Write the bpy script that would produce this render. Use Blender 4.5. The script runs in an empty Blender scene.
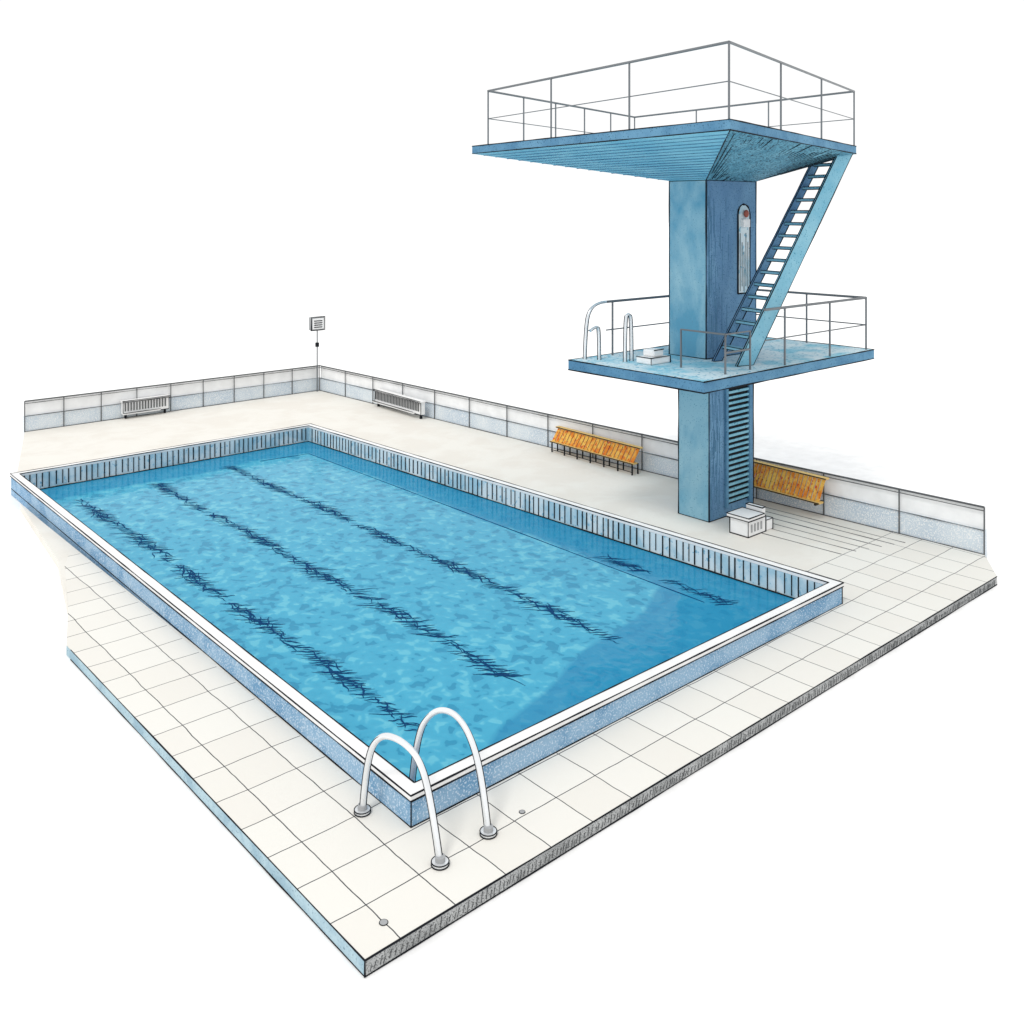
import bpy, math, random
from mathutils import Vector
random.seed(4)
S=bpy.context.scene
# ------------------------------------------------------------ helpers
def link(o,parent=None):
    S.collection.objects.link(o)
    if parent: o.parent=parent
    return o
def empty(name):
    return link(bpy.data.objects.new(name,None))
def mesh(name,v,f,mats,parent=None,mi=None):
    m=bpy.data.meshes.new(name); m.from_pydata([tuple(p) for p in v],[],f)
    if not isinstance(mats,(list,tuple)): mats=[mats]
    for a in mats: m.materials.append(a)
    if mi:
        for p,i in zip(m.polygons,mi): p.material_index=i
    m.update(); return link(bpy.data.objects.new(name,m),parent)
def boxes(name,bs,mat,parent=None,bevel=0):
    v=[];f=[]
    for (x0,y0,z0),(x1,y1,z1) in bs:
        b=len(v)
        v+=[(x0,y0,z0),(x1,y0,z0),(x1,y1,z0),(x0,y1,z0),(x0,y0,z1),(x1,y0,z1),(x1,y1,z1),(x0,y1,z1)]
        f+=[tuple(b+i for i in q) for q in ((3,2,1,0),(4,5,6,7),(0,1,5,4),(1,2,6,5),(2,3,7,6),(3,0,4,7))]
    o=mesh(name,v,f,mat,parent)
    if bevel:
        m=o.modifiers.new('b','BEVEL'); m.width=bevel; m.segments=2
    return o
def prism(name,poly,z0,z1,mats,parent=None,sidemi=None):
    n=len(poly); v=[(x,y,z0) for x,y in poly]+[(x,y,z1) for x,y in poly]
    f=[tuple(range(n-1,-1,-1)),tuple(range(n,2*n))]; mi=[0,0]
    for i in range(n):
        j=(i+1)%n; f.append((i,j,n+j,n+i)); mi.append(sidemi[i] if sidemi else 0)
    return mesh(name,v,f,mats,parent,mi)
def tubes(name,paths,r,mat,parent=None,smooth=False,res=2):
    c=bpy.data.curves.new(name,'CURVE'); c.dimensions='3D'; c.bevel_depth=r; c.bevel_resolution=res; c.use_fill_caps=True
    for p in paths:
        if smooth:
            s=c.splines.new('NURBS'); s.points.add(len(p)-1); s.order_u=3; s.use_endpoint_u=True; s.resolution_u=12
        else:
            s=c.splines.new('POLY'); s.points.add(len(p)-1)
        for q,pt in zip(s.points,p): q.co=(*pt,1)
    c.materials.append(mat)
    return link(bpy.data.objects.new(name,c),parent)
def lerp(a,b,t): return tuple(a[i]+(b[i]-a[i])*t for i in range(len(a)))
def ink(name,paths,r,mat,parent,seg=.5):
    """hand-drawn outline: slightly uneven line width"""
    c=bpy.data.curves.new(name,'CURVE'); c.dimensions='3D'; c.bevel_depth=r; c.bevel_resolution=1; c.use_fill_caps=True
    for p in paths:
        pts=[p[0]]
        for a,b in zip(p[:-1],p[1:]):
            L=(Vector(b)-Vector(a)).length; n=max(1,int(L/seg))
            for i in range(1,n+1): pts.append(lerp(a,b,i/n))
        s=c.splines.new('POLY'); s.points.add(len(pts)-1)
        for q,pt in zip(s.points,pts): q.co=(*pt,1); q.radius=random.uniform(.6,1.4)
    c.materials.append(mat)
    return link(bpy.data.objects.new(name,c),parent)
# ------------------------------------------------------------ materials
def new(name,rough=.7,spec=.3,metal=0):
    m=bpy.data.materials.new(name); m.use_nodes=True; n=m.node_tree.nodes; b=n['Principled BSDF']
    b.inputs['Roughness'].default_value=rough; b.inputs['Specular IOR Level'].default_value=spec; b.inputs['Metallic'].default_value=metal
    return m,n,m.node_tree.links,b
def plain(name,c,**k):
    m,n,l,b=new(name,**k)
    tc=n.new('ShaderNodeTexCoord'); t=n.new('ShaderNodeTexNoise'); t.inputs['Scale'].default_value=3; t.inputs['Detail'].default_value=6
    l.new(tc.outputs['Object'],t.inputs['Vector'])
    r=n.new('ShaderNodeValToRGB'); r.color_ramp.elements[0].position=.3; r.color_ramp.elements[1].position=.7
    r.color_ramp.elements[0].color=(*[x*.93 for x in c],1); r.color_ramp.elements[1].color=(*[min(1,x*1.05) for x in c],1)
    l.new(t.outputs['Fac'],r.inputs['Fac']); l.new(r.outputs['Color'],b.inputs['Base Color']); return m
def speckle(name,ca,cb,cs,scale=1.2,sp=45,thr=.58,rough=.8,lo=.42,hi=.56,stretch=(1,1,1)):
    """watercolour wash (ca..cb) with fine speckles cs"""
    m,n,l,b=new(name,rough=rough,spec=.15)
    tc=n.new('ShaderNodeTexCoord')
    mp=n.new('ShaderNodeMapping'); mp.inputs['Scale'].default_value=stretch; l.new(tc.outputs['Object'],mp.inputs['Vector'])
    t=n.new('ShaderNodeTexNoise'); t.inputs['Scale'].default_value=scale; t.inputs['Detail'].default_value=9; t.inputs['Roughness'].default_value=.62; t.inputs['Distortion'].default_value=.3
    l.new(mp.outputs[0],t.inputs['Vector'])
    r=n.new('ShaderNodeValToRGB'); r.color_ramp.elements[0].position=lo; r.color_ramp.elements[1].position=hi
    r.color_ramp.elements[0].color=(*ca,1); r.color_ramp.elements[1].color=(*cb,1); l.new(t.outputs['Fac'],r.inputs['Fac'])
    t2=n.new('ShaderNodeTexNoise'); t2.inputs['Scale'].default_value=sp; t2.inputs['Detail'].default_value=2
    l.new(tc.outputs['Object'],t2.inputs['Vector'])
    r2=n.new('ShaderNodeValToRGB'); r2.color_ramp.elements[0].position=thr; r2.color_ramp.elements[1].position=thr+.05
    l.new(t2.outputs['Fac'],r2.inputs['Fac'])
    mx=n.new('ShaderNodeMix'); mx.data_type='RGBA'; mx.inputs['B'].default_value=(*cs,1)
    l.new(r2.outputs['Color'],mx.inputs['Factor']); l.new(r.outputs['Color'],mx.inputs['A']); l.new(mx.outputs['Result'],b.inputs['Base Color'])
    return m
INK=plain('ink_black_paint',(.012,.014,.018),rough=.8,spec=.1)
INK2=plain('dark_grey_line',(.10,.105,.11),rough=.8,spec=.1)
DECK=speckle('cream_concrete',(.735,.705,.65),(.77,.75,.70),(.69,.665,.62),.8,26,.66)
WHITE=plain('white_coping_paint',(.84,.84,.84),rough=.6)
GROUND=plain('white_ground',(.97,.97,.97),rough=1,spec=0)
STEEL=plain('brushed_steel',(.78,.80,.82),rough=.25,metal=.5)
RAIL=plain('rail_steel',(.17,.185,.20),rough=.4,metal=.3)
SIDEB=speckle('slab_edge_blue',(.30,.44,.52),(.42,.56,.62),(.16,.25,.32),2,40,.62)
SIDEG=speckle('slab_edge_grey',(.33,.34,.34),(.46,.47,.47),(.10,.10,.10),3,70,.54)
PWALL=speckle('pool_wall_blue',(.15,.31,.49),(.28,.44,.60),(.50,.62,.74),1.3,40,.55)
GUT=speckle('gutter_tile',(.40,.60,.70),(.68,.78,.82),(.26,.50,.64),1.5,9,.62)
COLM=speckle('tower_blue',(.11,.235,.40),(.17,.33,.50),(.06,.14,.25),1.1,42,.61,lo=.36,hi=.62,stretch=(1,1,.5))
COLL=speckle('tower_blue_lit',(.13,.37,.53),(.33,.56,.66),(.13,.31,.44),.9,36,.64,lo=.4,hi=.6,stretch=(1,1,.6))  # tower blue lightened for the sunward column face, lit side painted in
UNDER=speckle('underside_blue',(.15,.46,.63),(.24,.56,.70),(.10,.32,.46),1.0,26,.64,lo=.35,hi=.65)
UNDERD=speckle('underside_shaded',(.08,.28,.40),(.16,.40,.52),(.015,.04,.07),1.5,26,.53,lo=.35,hi=.65)  # underside blue darkened and stippled, shade painted into the colour
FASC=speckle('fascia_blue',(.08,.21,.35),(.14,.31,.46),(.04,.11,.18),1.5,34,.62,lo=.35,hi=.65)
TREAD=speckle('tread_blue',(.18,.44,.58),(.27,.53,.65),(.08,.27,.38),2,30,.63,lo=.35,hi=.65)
FLOORB=speckle('platform_floor',(.25,.55,.68),(.60,.73,.78),(.12,.38,.52),1.4,13,.60)
FENCEB=speckle('wall_pale_blue',(.46,.55,.64),(.66,.72,.76),(.78,.80,.81),.7,40,.53,lo=.35,hi=.65)
PANEL=plain('wall_white',(.86,.865,.87),rough=.8)
ORANGE=speckle('orange_slats',(.70,.22,.03),(.80,.48,.10),(.55,.08,.02),5,14,.6)
YEL=plain('yellow_wood',(.74,.50,.18))
GREY=plain('grey_metal',(.36,.37,.38))
DGREY=plain('dark_slats',(.11,.115,.12))
RED=plain('lamp_red',(.35,.10,.07))
# tiles
TILE,n,l,b=new('deck_tiles',rough=.75,spec=.2)
tc=n.new('ShaderNodeTexCoord'); mp=n.new('ShaderNodeMapping'); mp.inputs['Location'].default_value=(-.05,-.5,0)
br=n.new('ShaderNodeTexBrick'); br.offset=0; br.inputs['Scale'].default_value=1; br.inputs['Brick Width'].default_value=.62; br.inputs['Row Height'].default_value=.6
br.inputs['Mortar Size'].default_value=.0065; br.inputs['Mortar Smooth'].default_value=.1; br.inputs['Bias'].default_value=-.2
br.inputs['Color1'].default_value=(.775,.76,.715,1); br.inputs['Color2'].default_value=(.74,.715,.665,1); br.inputs['Mortar'].default_value=(.06,.065,.07,1)
nz=n.new('ShaderNodeTexNoise'); nz.inputs['Scale'].default_value=1.2; nz.inputs['Detail'].default_value=4
mv=n.new('ShaderNodeVectorMath'); mv.operation='MULTIPLY_ADD'; mv.inputs[1].default_value=(.07,.07,0)
l.new(tc.outputs['Object'],nz.inputs['Vector']); l.new(nz.outputs['Color'],mv.inputs[0]); l.new(tc.outputs['Object'],mv.inputs[2])
l.new(mv.outputs[0],mp.inputs['Vector']); l.new(mp.outputs[0],br.inputs['Vector']); l.new(br.outputs['Color'],b.inputs['Base Color'])
# water
WATER,n,l,b=new('pool_water',rough=.10,spec=.10)
b.inputs['IOR'].default_value=1.33
tc=n.new('ShaderNodeTexCoord')
mp=n.new('ShaderNodeMapping'); mp.inputs['Scale'].default_value=(1,.85,1); l.new(tc.outputs['Object'],mp.inputs['Vector'])
nz=n.new('ShaderNodeTexNoise'); nz.inputs['Scale'].default_value=5.2; nz.inputs['Detail'].default_value=1.5; nz.inputs['Distortion'].default_value=.3
l.new(mp.outputs[0],nz.inputs['Vector'])
r=n.new('ShaderNodeValToRGB'); e=r.color_ramp.elements
e[0].position=.38; e[0].color=(.030,.26,.425,1); e[1].position=.66; e[1].color=(.115,.455,.595,1)
q=e.new(.415); q.color=(.052,.345,.52,1); q=e.new(.58); q.color=(.060,.37,.545,1)
l.new(nz.outputs['Fac'],r.inputs['Fac'])
nb=n.new('ShaderNodeTexNoise'); nb.inputs['Scale'].default_value=.35; nb.inputs['Detail'].default_value=3; l.new(tc.outputs['Object'],nb.inputs['Vector'])
sx=n.new('ShaderNodeSeparateXYZ'); l.new(tc.outputs['Object'],sx.inputs[0])
def math_(op,a,b_=None,c=None,clamp=False):
    k=n.new('ShaderNodeMath'); k.operation=op; k.use_clamp=clamp
    for i,x in enumerate((a,b_,c)):
        if x is None: continue
        if isinstance(x,(int,float)): k.inputs[i].default_value=x
        else: l.new(x,k.inputs[i])
    return k.outputs[0]
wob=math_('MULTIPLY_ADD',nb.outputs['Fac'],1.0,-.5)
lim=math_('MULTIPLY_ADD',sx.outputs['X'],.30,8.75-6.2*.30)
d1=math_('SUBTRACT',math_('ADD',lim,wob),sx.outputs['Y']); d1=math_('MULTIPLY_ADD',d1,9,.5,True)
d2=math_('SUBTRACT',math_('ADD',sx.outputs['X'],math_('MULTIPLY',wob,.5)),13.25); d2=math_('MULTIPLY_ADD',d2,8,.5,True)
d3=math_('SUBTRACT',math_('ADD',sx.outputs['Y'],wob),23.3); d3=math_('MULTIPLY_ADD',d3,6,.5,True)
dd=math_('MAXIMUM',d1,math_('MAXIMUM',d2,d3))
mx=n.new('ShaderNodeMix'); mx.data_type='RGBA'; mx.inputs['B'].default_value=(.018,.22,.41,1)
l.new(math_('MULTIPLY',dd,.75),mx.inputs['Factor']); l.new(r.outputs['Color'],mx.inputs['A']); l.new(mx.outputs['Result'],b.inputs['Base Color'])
bp=n.new('ShaderNodeBump'); bp.inputs['Strength'].default_value=.2; bp.inputs['Distance'].default_value=.05
l.new(nz.outputs['Fac'],bp.inputs['Height']); l.new(bp.outputs[0],b.inputs['Normal'])
LANE=plain('lane_line_navy',(.006,.05,.15),rough=.9,spec=.05)

# ------------------------------------------------------------ ground & deck
mesh('ground',[(-400,-400,-.15),(400,-400,-.15),(400,400,-.15),(-400,400,-.15)],[(0,1,2,3)],GROUND)
def wx(y): return 17.9+.85*(30.6-y)/22.9
deck=empty('pool_deck')
prism('front_slab',[(4.6,7.1),(17.8,7.1),(18.75,7.7),(wx(8.4),8.4),(4.6,8.4)],-.145,0,[DECK,SIDEG,SIDEB],deck,[1,1,0,0,2])
prism('side_slab',[(4.6,8.4),(6.03,8.4),(6.05,23.2),(5.6,19.0),(5.05,16.6),(4.6,15.2)],-.145,0,[DECK,SIDEG,SIDEB],deck,[0,0,0,0,0,2])
prism('right_slab',[(14.59,8.4),(wx(8.4),8.4),(wx(24.54),24.54),(14.04,24.54)],-.145,0,DECK,deck)
prism('back_slab',[(6.27,24.54),(wx(24.54),24.54),(17.9,30.6),(8.1,30.6)],-.145,0,DECK,deck)
t=.004
def sheet(name,poly,z,mat,par): return mesh(name,[(x,y,z) for x,y in poly],[tuple(range(len(poly)))],mat,par)
sheet('front_tiles',[(4.6,7.1),(17.8,7.1),(18.75,7.7),(wx(8.3),8.3),(4.6,8.3)],t,TILE,deck)
sheet('side_tiles',[(4.6,8.3),(5.95,8.3),(6.02,19.6),(5.6,18.6),(5.05,16.6),(4.6,15.2)],t,TILE,deck)
sheet('corner_tiles',[(14.65,8.3),(wx(8.3),8.3),(wx(9.5),9.5),(14.61,9.5)],t,TILE,deck)
ink('deck_edge_lines',[[(4.6,15.0,0),(4.6,7.1,0),(17.8,7.1,0)],[(4.6,15.0,-.14),(4.6,7.1,-.14),(17.8,7.1,-.14)],[(4.6,7.1,0),(4.6,7.1,-.14)]],.008,INK,deck)
ink('deck_joint_lines',[[(x,y,.003),(x+.15,9.5-.1*i,.003)] for i,(x,y) in enumerate(((16.6,11.9),(16.95,12.9),(17.25,13.4),(17.55,13.6),(17.85,13.8),(18.1,13.9)))],.008,INK2,deck)
tk=[]
x=4.65
while x<17.7:
    tk.append([(x,7.095,-.135+.03*random.random()),(x+.02,7.095,-.02-.05*random.random())]); x+=random.uniform(.03,.07)
tubes('slab_edge_ticks',tk,.004,INK2,deck,res=0)
for i,(x,y,rr) in enumerate(((4.97,7.36,.035),(7.0,7.72,.028))):
    bpy.ops.mesh.primitive_cylinder_add(radius=rr,depth=.008,location=(x,y,.007),vertices=20)
    o=bpy.context.object; o.name='drain'; o.data.materials.append(GREY); o.parent=deck
    tubes('drain_ring',[[(x+(rr+.005)*math.cos(a*math.pi/10),y+(rr+.005)*math.sin(a*math.pi/10),.007) for a in range(21)]],.003,INK,deck)

# ------------------------------------------------------------ pool
pool=empty('swimming_pool')
Y0,Y1=8.3,24.6; C=.135; H=.35; W=-.1
xL=lambda y:5.95+.27*(y-Y0)/(Y1-Y0)
xR=lambda y:14.65-.55*(y-Y0)/(Y1-Y0)
def inset(c): return [(xL(Y0+c)+c,Y0+c),(xR(Y0+c)-c,Y0+c),(xR(Y1-c)-c,Y1-c),(xL(Y1-c)+c,Y1-c)]
OUT=inset(0); IN=inset(C)
def ring(name,o,i,z0,z1,mat):
    v=[(*p,z0) for p in o]+[(*p,z0) for p in i]+[(*p,z1) for p in o]+[(*p,z1) for p in i]; f=[]
    for a in range(4):
        b_=(a+1)%4
        f+=[(a,b_,8+b_,8+a),(4+b_,4+a,12+a,12+b_),(8+a,8+b_,12+b_,12+a),(b_,a,4+a,4+b_)]
    return mesh(name,v,f,mat,pool)
ring('pool_wall',OUT,IN,-.14,H-.06,PWALL)
e=.015
CO=inset(-e); CI=inset(C+e)
ring('coping',CO,CI,H-.058,H,WHITE)
cl=lambda P,z:[(*p,z) for p in P]+[(*P[0],z)]
ink('coping_lines',[cl(CO,H),cl(CI,H),cl(CO,H-.06)],.009,INK,pool)
ink('base_lines',[[(*OUT[1],.006),(*OUT[0],.006),(*OUT[3],.006)],[(*OUT[0],0),(*OUT[0],H-.06)],[(*OUT[1],0),(*OUT[1],H-.06)]],.009,INK,pool)
iy0=Y0+C; iy1=Y1-C; ixl=lambda y:xL(y)+C; ixr=lambda y:xR(y)-C
prism('gutter_lining_back',[(ixl(iy1),iy1-.012),(ixr(iy1)-.012,iy1-.012),(ixr(iy1)-.012,iy1-.002),(ixl(iy1),iy1-.002)],W-.03,H-.062,GUT,pool)
prism('gutter_lining_side',[(ixr(iy0)-.012,iy0),(ixr(iy0)-.002,iy0),(ixr(iy1)-.002,iy1-.012),(ixr(iy1)-.012,iy1-.012)],W-.03,H-.062,GUT,pool)
bars=[];y=iy0+.1
while y<iy1-.05:
    bars.append(((ixr(y)-.03,y,W+.07*random.random()),(ixr(y)-.014,y+.010+.014*random.random(),H-.064))); y+=.15+random.uniform(-.03,.03)
x=ixl(iy1)+.1
while x<ixr(iy1)-.05:
    bars.append(((x,iy1-.03,W+.07*random.random()),(x+.013+.012*random.random(),iy1-.014,H-.064))); x+=.14+random.uniform(-.02,.02)
boxes('gutter_bars',bars,INK,pool)
ink('gutter_line',[[(ixr(iy0)-.03,iy0,W+.01),(ixr(iy1)-.03,iy1-.03,W+.01),(ixl(iy1),iy1-.03,W+.01)]],.012,INK,pool)
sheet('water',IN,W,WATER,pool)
ink('ledge_line',[[(13.2,10.0,W+.002),(13.25,23.2,W+.002),(11.9,23.35,W+.002)]],.008,LANE,pool)
def lane(xc,y0,y1):
    v=[];f=[]; y=y0
    gaps=[random.uniform(y0+2,y1-2) for _ in range(2)]
    while y<y1:
        if any(abs(y-g_)<.11 for g_ in gaps): y+=.1; continue
        dens=.5+.5*math.sin(y*2.6+xc*2)
        L=random.uniform(.16,.36)+.20*dens*random.random()+ (.22 if random.random()<.08 else 0)
        a=math.radians(random.choice((random.uniform(-62,-24),random.uniform(-50,-30),random.uniform(-45,-35),random.uniform(60,100)))); w=random.uniform(.008,.018)
        cx=xc+random.gauss(0,.05)+.03*math.sin(y*1.1); cy=y
        dx,dy=math.cos(a),math.sin(a); N=6; b=len(v); ph=random.uniform(0,6)
        for i in range(N+1):
            s=(i/N-.5)*L; off=.012*math.sin(ph+i*1.5); ww=w*(1-.75*abs(2*i/N-1)); z=W+.004+.0002*(b%9)
            px,py=cx+dx*s-dy*off,cy+dy*s+dx*off
            v+=[(px-dy*ww,py+dx*ww,z),(px+dy*ww,py-dx*ww,z)]
        for i in range(N): f.append((b+2*i,b+2*i+1,b+2*i+3,b+2*i+2))
        y+=random.uniform(.02,.058)*(1.5-.8*dens)
    mesh('lane_line',v,f,LANE,pool)
lane(7.25,10.0,23.0); lane(9.05,10.2,23.1); lane(11.05,10.0,23.4)
lane(13.5,9.7,12.6)
# grab rails
rv=Vector((.7477,-.664,0))*.034
for nm,pts,feet in (('grab_rail',[(5.83,7.64,0),(5.84,7.78,.5),(5.84,7.98,.90),(5.80,8.28,1.00),(5.75,8.6,.94),(5.72,8.80,.6),(5.71,8.86,0)],((5.83,7.64,0),(5.71,8.86,0))),
                ('grab_rail',[(6.49,7.68,0),(6.52,7.80,.45),(6.54,8.0,.84),(6.54,8.3,1.02),(6.46,8.6,.96),(6.36,8.80,.6),(6.34,8.88,-.3)],((6.49,7.68,0),))):
    g=empty(nm); tubes('rail_tube',[pts],.032,STEEL,g,smooth=True,res=5)
    for sg in (-1,1):
        tubes('rail_trim',[[tuple(Vector(p)+rv*sg) for p in pts]],.006,INK,g,smooth=True)
    for p in feet:
        bpy.ops.mesh.primitive_cylinder_add(radius=.085,depth=.035,location=(p[0],p[1],.024),vertices=32)
        o=bpy.context.object; o.name='flange'; o.data.materials.append(STEEL); o.parent=g
        tubes('flange_ring',[[(p[0]+.088*math.cos(a*math.pi/12),p[1]+.088*math.sin(a*math.pi/12),zz) for a in range(25)] for zz in (.01,.04)],.006,INK,g)
        bpy.ops.mesh.primitive_cylinder_add(radius=.05,depth=.06,location=(p[0],p[1],.06),vertices=32)
        o=bpy.context.object; o.name='collar'; o.data.materials.append(GREY); o.parent=g

# ------------------------------------------------------------ perimeter wall with rail
def wall(a,b,n):
    g=empty('perimeter_wall'); a=Vector((*a,0)); b=Vector((*b,0)); d=(b-a).normalized(); nrm=Vector((d.y,-d.x,0))
    if nrm.dot(Vector((12,16,0))-a)>0: nrm=-nrm   # nrm points away from the pool
    th=.1; hb=.46; ht=.9
    def pr(nm,z0,z1,o0,o1,mat):
        p=[a+nrm*o0,b+nrm*o0,b+nrm*o1,a+nrm*o1]; return prism(nm,[(q.x,q.y) for q in p],z0,z1,mat,g)
    pr('base_wall',-.145,hb,.0,th,FENCEB); pr('upper_panel',hb+.002,ht-.02,.03,th-.03,PANEL)
    ps=[]
    for i in range(n+1):
        p=a+(b-a)*(i/n)-nrm*.02; ps.append([(p.x,p.y,0),(p.x,p.y,ht)])
    tubes('posts',ps,.014,INK2,g)
    A=a-nrm*.02;B=b-nrm*.02
    tubes('top_rail',[[(A.x,A.y,ht),(B.x,B.y,ht)]],.02,INK2,g)
    ink('wall_lines',[[(A.x,A.y,hb),(B.x,B.y,hb)],[(A.x,A.y,.01),(B.x,B.y,.01)],[(A.x,A.y,ht-.07),(B.x,B.y,ht-.07)]],.009,INK2,g)
    return g
wall((17.9,30.62),(8.1,30.62),9)
wall((18.75,7.7),(17.92,30.6),14)
# speaker on post at the corner
g=empty('loudspeaker_post')
tubes('post',[[(17.75,30.5,0),(17.75,30.5,2.2)]],.022,RAIL,g)
boxes('speaker_housing',[((17.45,30.4,2.2),(18.0,30.6,2.68))],GREY,g,.04)
boxes('speaker_face',[((17.50,30.385,2.25),(17.95,30.398,2.63))],PANEL,g)
boxes('speaker_slots',[((17.56,30.372,2.30+i*.075),(17.89,30.383,2.33+i*.075)) for i in range(4)],INK,g)
ink('housing_outline',[[(17.45,30.39,2.2),(18.0,30.39,2.2),(18.0,30.39,2.68),(17.45,30.39,2.68),(17.45,30.39,2.2)]],.018,INK,g)
boxes('bracket',[((17.70,30.45,1.6),(17.80,30.55,1.75))],INK,g)

# ------------------------------------------------------------ benches / wall racks
def bench(cx,cy,L,ang,slat,top,h,z0,nsl,legs=True,name='slatted_bench'):
    g=empty(name)
    v=[];f=[]
    for i in range(nsl):
        xa=-L/2+i*L/nsl+.012; xb=xa+L/nsl-.03; lean=.03
        b0=len(v)
        v+=[(xa,-.22,z0),(xb,-.22,z0),(xb+lean,-.02,h),(xa+lean,-.02,h),(xa,-.195,z0),(xb,-.195,z0),(xb+lean,.005,h),(xa+lean,.005,h)]
        f+=[tuple(b0+j for j in qd) for qd in ((0,1,2,3),(7,6,5,4),(0,4,5,1),(1,5,6,2),(2,6,7,3),(3,7,4,0))]
    mesh('slats',v,f,slat,g)
    boxes('top_board',[((-L/2-.02,-.06,h+.002),(L/2+.05,.07,h+.035))],top,g)
    boxes('lower_board',[((-L/2-.02,-.27,z0-.035),(L/2+.02,-.1,z0-.002))],top,g)
    tubes('frame_lines',[[(-L/2-.02,-.27,z0-.02),(L/2+.02,-.27,z0-.02)],[(-L/2,-.06,h+.02),(L/2+.05,-.06,h+.02)]],.012,INK,g)
    if legs:
        lg=[]; k=max(2,int(L/.5)+1)
        for i in range(k):
            x=-L/2+.03+i*(L-.06)/(k-1); lg+=[((x-.014,-.25,0),(x+.014,-.22,z0-.037)),((x-.012,-.05,0),(x+.012,-.02,z0-.037))]
        lg.append(((-L/2,-.249,.06),(L/2,-.235,.075)))
    else:
        lg=[((-L/2+.1,-.2,z0-.1),(-L/2+.14,.07,z0-.037)),((L/2-.14,-.2,z0-.1),(L/2-.1,.07,z0-.037))]
    boxes('legs',lg,INK,g)
    g.location=(cx,cy,.001); g.rotation_euler=(0,0,ang); return g
def heater(cx,cy,L,ang,z0=.14,h=.52):
    g=empty('wall_heater')
    boxes('casing',[((-L/2,-.16,z0),(L/2,0,h))],PANEL,g,.01)
    boxes('top_lid',[((-L/2-.03,-.20,h+.003),(L/2+.03,.02,h+.04))],WHITE,g)
    boxes('grille_fins',[((-L/2+.05+i*.09,-.185,z0+.10),(-L/2+.085+i*.09,-.163,h-.03)) for i in range(int((L-.08)/.09))],DGREY,g)
    boxes('feet',[((-L/2+.08,-.12,0),(-L/2+.13,-.05,z0-.003)),((L/2-.13,-.12,0),(L/2-.08,-.05,z0-.003))],INK,g)
    boxes('lower_bar',[((-L/2-.02,-.24,z0+.0),(L/2-.3,-.19,z0+.05)),((-L/2+.1,-.19,z0+.01),(-L/2+.14,-.163,z0+.04)),((L/2-.45,-.19,z0+.01),(L/2-.41,-.163,z0+.04))],WHITE,g)
    ink('casing_lines',[[(-L/2-.03,-.205,h+.04),(L/2+.03,-.205,h+.04)],[(-L/2-.03,-.205,h),(L/2+.03,-.205,h)],[(-L/2,-.165,z0),(L/2,-.165,z0)],[(-L/2,-.165,z0),(-L/2,-.165,h)],[(L/2,-.165,z0),(L/2,-.165,h)],[(-L/2-.02,-.245,z0+.05),(L/2-.3,-.245,z0+.05)]],.011,INK,g)
    g.location=(cx,cy,.001); g.rotation_euler=(0,0,ang); return g
ra=math.radians(-90-2.1)
heater(11.6,30.59,1.45,0)
heater(17.97,25.6,2.7,ra)
bench(18.2,17.2,3.0,ra,ORANGE,YEL,.62,.30,22)
bench(18.42,11.75,1.9,ra,ORANGE,YEL,.84,.40,18,legs=False,name='wall_rack')

# ------------------------------------------------------------ diving tower
T=empty('diving_tower')
ctop=7.12; LZ=3.4
def column(nm,z0,z1,cx0,cx1,cy0,cy1):
    v=[(cx0,cy0,z0),(cx1,cy0,z0),(cx1,cy1,z0),(cx0,cy1,z0),(cx0,cy0,z1),(cx1,cy0,z1),(cx1,cy1,z1),(cx0,cy1,z1)]
    mesh(nm,v,[(3,2,1,0),(4,5,6,7),(0,1,5,4),(1,2,6,5),(2,3,7,6),(3,0,4,7)],[COLM,COLL],T,[0,0,0,0,0,1])  # left face takes the painted lit tone
    ink('column_lines',[[(x,y,z0),(x,y,z1)] for x,y in ((cx0,cy0),(cx1,cy0),(cx0,cy1))]+[[(cx0,cy1,z0),(cx0,cy0,z0),(cx1,cy0,z0)],[(cx0,cy1,z1),(cx0,cy0,z1),(cx1,cy0,z1)]],.013,INK,T)
    st=[]
    for i in range(60):
        x=cx0+.02+abs(random.gauss(0,.28))
        if x>cx1-.02: continue
        za=random.uniform(z0,z1-.5); st.append([(x,cy0-.003,za),(x,cy0-.003,min(z1-.02,za+random.uniform(.2,.8)))])
    tubes('brush_strokes',st,.0045,FASC,T,res=0)
cx0,cx1,cy0,cy1=16.3,18.08,12.3,13.27
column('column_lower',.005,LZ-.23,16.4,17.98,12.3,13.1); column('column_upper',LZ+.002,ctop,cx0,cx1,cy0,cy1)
# lower platform
px0,px1,py0,py1=14.12,20.25,10.7,14.15
def rect(x0,x1,y0,y1,z): return [(x0,y0,z),(x1,y0,z),(x1,y1,z),(x0,y1,z),(x0,y0,z)]
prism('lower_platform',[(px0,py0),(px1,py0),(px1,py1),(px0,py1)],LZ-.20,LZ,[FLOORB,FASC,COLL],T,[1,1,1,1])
ink('lower_platform_lines',[rect(px0,px1,py0,py1,LZ),rect(px0,px1,py0,py1,LZ-.20)],.012,INK,T)
R=1.15; yb=14.0
def post(x,y,z,h=R): return [(x,y,z),(x,y,z+h)]
rp=[post(x,10.82,LZ) for x in (16.9,18.6,20.12)]+[post(20.12,y,LZ) for y in (12.3,yb)]+[post(x,yb,LZ) for x in (15.3,18.3)]
tubes('lower_rail_posts',rp,.022,RAIL,T)
loop=[(15.1,yb,LZ+R),(20.12,yb,LZ+R),(20.12,10.82,LZ+R),(16.2,10.82,LZ+R)]
tubes('lower_top_rail',[loop],.028,RAIL,T)
tubes('lower_mid_rail',[[(a,b,LZ+.55) for a,b,_ in loop]],.014,RAIL,T)
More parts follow.
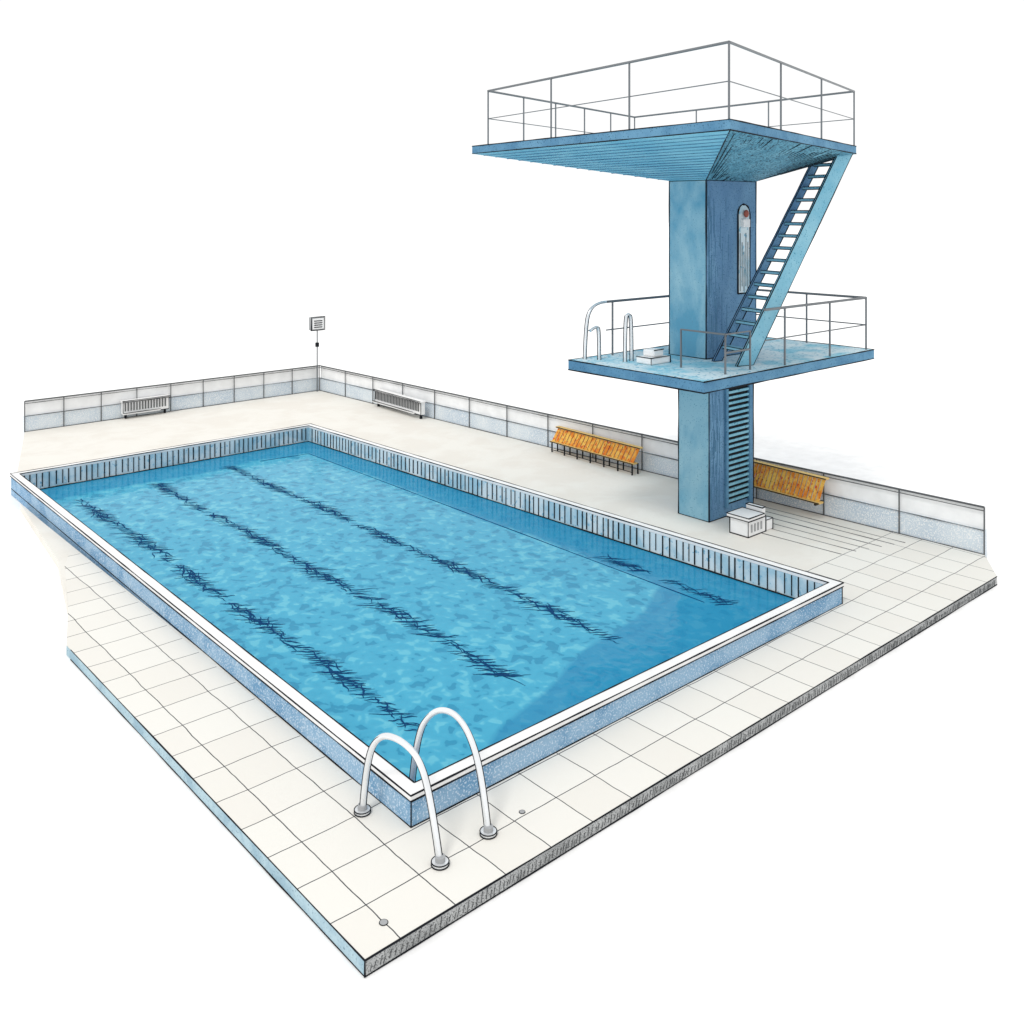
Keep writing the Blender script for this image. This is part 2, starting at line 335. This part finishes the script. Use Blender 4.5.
cv=[[(15.1,yb,LZ+R),(14.9,yb,LZ+R),(14.62,yb,LZ+1.05),(14.48,yb,LZ+.75),(14.45,yb,LZ)],
                         [(15.0,13.2,LZ),(15.0,13.2,LZ+.9),(14.9,13.2,LZ+.98),(14.8,13.2,LZ+.9),(14.8,13.2,LZ)],
                         [(14.35,13.75,LZ+.62),(14.55,13.75,LZ+.72),(14.62,13.75,LZ+.6),(14.62,13.75,LZ)]]
tubes('curved_handrail',cv,.032,STEEL,T,smooth=True)
for sg in (-1,1): tubes('handrail_trim',[[tuple(Vector(p)+rv*sg) for p in c_] for c_ in cv],.009,INK,T,smooth=True)
tubes('front_handrail',[[(15.1,10.95,LZ),(15.1,10.95,LZ+.75),(15.9,10.95,LZ+.75),(15.9,10.95,LZ)],[(15.1,10.95,LZ+.4),(15.9,10.95,LZ+.4)],
                        [(15.1,10.95,LZ+.75),(15.1,12.0,LZ+.75),(15.1,12.0,LZ)]],.022,RAIL,T)
boxes('board_stand',[((14.85,12.55,LZ+.002),(15.45,12.95,LZ+.14)),((15.0,12.6,LZ+.143),(15.3,12.9,LZ+.28))],PANEL,T,.03)
ink('stand_lines',[[(14.85,12.95,LZ+.14),(14.85,12.55,LZ+.14),(15.45,12.55,LZ+.14),(15.45,12.55,LZ)],[(14.85,12.55,LZ+.14),(14.85,12.55,LZ)],[(15.0,12.6,LZ+.28),(15.3,12.6,LZ+.28)]],.010,INK,T)
# upper platform
N=(12.05,8.65);L_=(13.05,15.98);Rr=(19.2,10.55);F=(20.1,17.6); UZ=7.70; UT=7.86
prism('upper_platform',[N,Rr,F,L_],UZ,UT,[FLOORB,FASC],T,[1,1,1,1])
q=[(*N,UZ-.003),(*Rr,UZ-.003),(*F,UZ-.003),(*L_,UZ-.003)]
k=[(cx0,cy0,ctop),(cx1,cy0,ctop),(cx1,cy1,ctop),(cx0,cy1,ctop)]
mesh('haunched_underside',q+k,[(0,1,5,4),(1,2,6,5),(2,3,7,6),(3,0,4,7),(4,5,6,7)],[UNDER,UNDERD],T,[1,1,0,0,0])  # right-hand faces take the painted shade tone
pl=[]
for i in range(1,17):
    s=(i/17)
    a=lerp(q[0],k[0],s); b_=lerp(q[3],k[3],s); pl.append([(a[0],a[1],a[2]-.006),(b_[0],b_[1],b_[2]-.006)])
ink('board_lines_a',pl,.007,FASC,T)
pl=[]
for i in range(1,34):
    s=i/34; a=lerp(q[0],q[1],s); b_=lerp(k[0],k[1],s); c0=random.uniform(0,.25); c1=random.uniform(.7,1)
    A_=lerp(a,b_,c0); B_=lerp(a,b_,c1)
    pl.append([(A_[0],A_[1]-.004,A_[2]-.01),(B_[0],B_[1]-.004,B_[2]-.01)])
ink('board_lines_b',pl,.007,INK,T)
rc=lambda z:[(*N,z),(*Rr,z),(*F,z),(*L_,z),(*N,z)]
ink('upper_platform_lines',[rc(UZ),rc(UT),[q[0],k[0]]],.010,INK,T)
def ins(p,c=(15.6,12.6),m=.18):
    d=Vector((c[0]-p[0],c[1]-p[1])).normalized(); return (p[0]+d.x*m,p[1]+d.y*m)
n_,r_,f_,l2=ins(N,m=.08),ins(Rr,m=.05),ins(F,m=.15),ins(L_,m=.35)
RU=1.17; ps=[]
for a,b_,m in ((n_,r_,3),(r_,f_,3),(f_,l2,5),(l2,n_,3)):
    for i in range(m):
        p=lerp(a,b_,i/m); ps.append([(*p,UT),(*p,UT+RU)])
tubes('upper_rail_posts',ps,.018,RAIL,T)
lp=lambda z:[(*p,z) for p in (n_,r_,f_,l2,n_)]
tubes('upper_top_rail',[lp(UT+RU)],.024,RAIL,T); tubes('upper_mid_rail',[lp(UT+.58)],.010,RAIL,T)
# stairs
A=Vector((16.1,11.72,LZ+.004)); B=Vector((18.95,11.0,UZ-.01)); d=(B-A); h=Vector((d.x,d.y,0)).normalized(); s=Vector((h.y,-h.x,0))
W2=.36
def plate(nm,off,th,mat,dep):
    o=A+s*off; o2=B+s*off; up=h*dep
    v=[]
    for sd in (0,th):
        v+=[o+s*sd,o+s*sd+up,o2+s*sd+up*.5,o2+s*sd-up*.5]
    v=[tuple(p) for p in v]
    mesh(nm,v,[(0,1,2,3),(7,6,5,4),(0,4,5,1),(1,5,6,2),(2,6,7,3),(3,7,4,0)],mat,T)
    ink('stringer_lines',[[v[i] for i in (0,1,2,3,0)],[v[i] for i in (4,5,6,7,4)]],.010,INK,T)
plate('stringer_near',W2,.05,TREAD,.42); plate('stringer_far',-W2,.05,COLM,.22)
vt=[];ft=[];tl=[]
nt=17
for i in range(1,nt):
    c=A+d*(i/nt)+h*.16*(1-.5*i/nt)
    for zz in (0,.06):
        for (aa,bb) in ((-.09,-1),(.09,-1),(.09,1),(-.09,1)):
            vt.append(tuple(c+h*aa+s*bb*(W2-.003)+Vector((0,0,zz))))
    b0=len(vt)-8
    ft+=[tuple(b0+j for j in qd) for qd in ((3,2,1,0),(4,5,6,7),(0,1,5,4),(1,2,6,5),(2,3,7,6),(3,0,4,7))]
    tl.append([vt[b0],vt[b0+3]]); tl.append([vt[b0+4],vt[b0+7]])
mesh('treads',vt,ft,TREAD,T); tubes('tread_lines',tl,.008,INK,T,res=0)
# arched niche with lamp on upper column face
yc=cy0
def arch(xc,z0,zs,r,off):
    return [(xc-r,yc-off,z0)]+[(xc-r*math.cos(a*math.pi/12),yc-off,zs+r*math.sin(a*math.pi/12)) for a in range(13)]+[(xc+r,yc-off,z0)]
pa=arch(17.62,4.7,6.4,.22,.008); mesh('niche_panel',pa,[tuple(range(len(pa)))],GUT,T)
ink('niche_frame',[pa+[pa[0]]],.018,INK,T)
tubes('niche_bars',[[(17.48+i*.07,yc-.012,4.75+.1*(i%2)),(17.48+i*.07,yc-.012,6.0-.2*(i%3))] for i in range(5)],.007,INK2,T)
bpy.ops.mesh.primitive_uv_sphere_add(radius=.065,location=(17.62,yc-.07,6.42)); o=bpy.context.object; o.name='niche_lamp'; o.data.materials.append(RED); o.parent=T
o.scale=(1,.8,1.3)
boxes('lamp_box',[((17.5,yc-.09,6.13),(17.74,yc-.01,6.3))],WHITE,T,.01)
# louvred opening in the lower column
boxes('louvre_back',[((17.0,yc-.012,.25),(17.75,yc-.003,LZ-.25))],INK,T)
boxes('louvre_frame',[((16.92,yc-.06,.2),(16.999,yc-.003,LZ-.24)),((17.751,yc-.06,.2),(17.82,yc-.003,LZ-.24))],FASC,T)
boxes('louvre_slats',[((17.002,yc-.05,.3+i*.115),(17.748,yc-.014,.35+i*.115)) for i in range(25)],TREAD,T)
# starting block
g=empty('starting_block')
boxes('body',[((0,0,.0),(.55,.4,.3))],PANEL,g,.02)
boxes('lid',[((-.04,-.04,.302),(.45,.44,.36))],WHITE,g,.01)
boxes('backplate',[((.47,.02,.302),(.58,.38,.44))],PANEL,g,.02)
boxes('feet',[((.58,.0,.0),(.78,.12,.2)),((.58,.28,.0),(.78,.4,.2))],PANEL,g,.02)
boxes('vents',[((.08+i*.1,-.012,.08),(.12+i*.1,-.002,.22)) for i in range(4)],GREY,g)
ink('box_lines',[rect(-.04,.45,-.04,.44,.36),rect(-.04,.45,-.04,.44,.302),rect(0,.55,0,.4,.006),[(0,0,0),(0,0,.3)],[(.55,0,0),(.55,0,.3)],[(0,.4,0),(0,.4,.3)],[(.58,0,.2),(.78,0,.2),(.78,0,0)],[(.78,0,.2),(.78,.12,.2)],[(.47,.02,.44),(.58,.02,.44),(.58,.38,.44),(.47,.38,.44),(.47,.02,.44)]],.009,INK,g)
g.location=(16.2,11.2,.002); g.scale=(1.1,1.1,1.1)

# ------------------------------------------------------------ light, world, camera
w=bpy.data.worlds.new('World'); S.world=w; w.use_nodes=True
bg=w.node_tree.nodes['Background']; bg.inputs['Color'].default_value=(1,1,1,1); bg.inputs['Strength'].default_value=1.05
sd=bpy.data.lights.new('sun','SUN'); sd.energy=1.1; sd.angle=math.radians(14); sd.color=(1,.985,.95)
so=link(bpy.data.objects.new('sun',sd)); so.rotation_euler=Vector((.75,.25,-1.1)).to_track_quat('-Z','Y').to_euler()
cd=bpy.data.cameras.new('camera'); cam=link(bpy.data.objects.new('camera',cd))
cd.lens=966/1024*36; cd.sensor_width=36; cd.shift_y=-.295; cd.clip_end=2000
cam.location=(0,0,6.5); cam.rotation_euler=(math.radians(90),0,math.radians(-41.6))
S.camera=cam
S.view_settings.view_transform='Standard'; S.view_settings.look='None'; S.view_settings.exposure=0
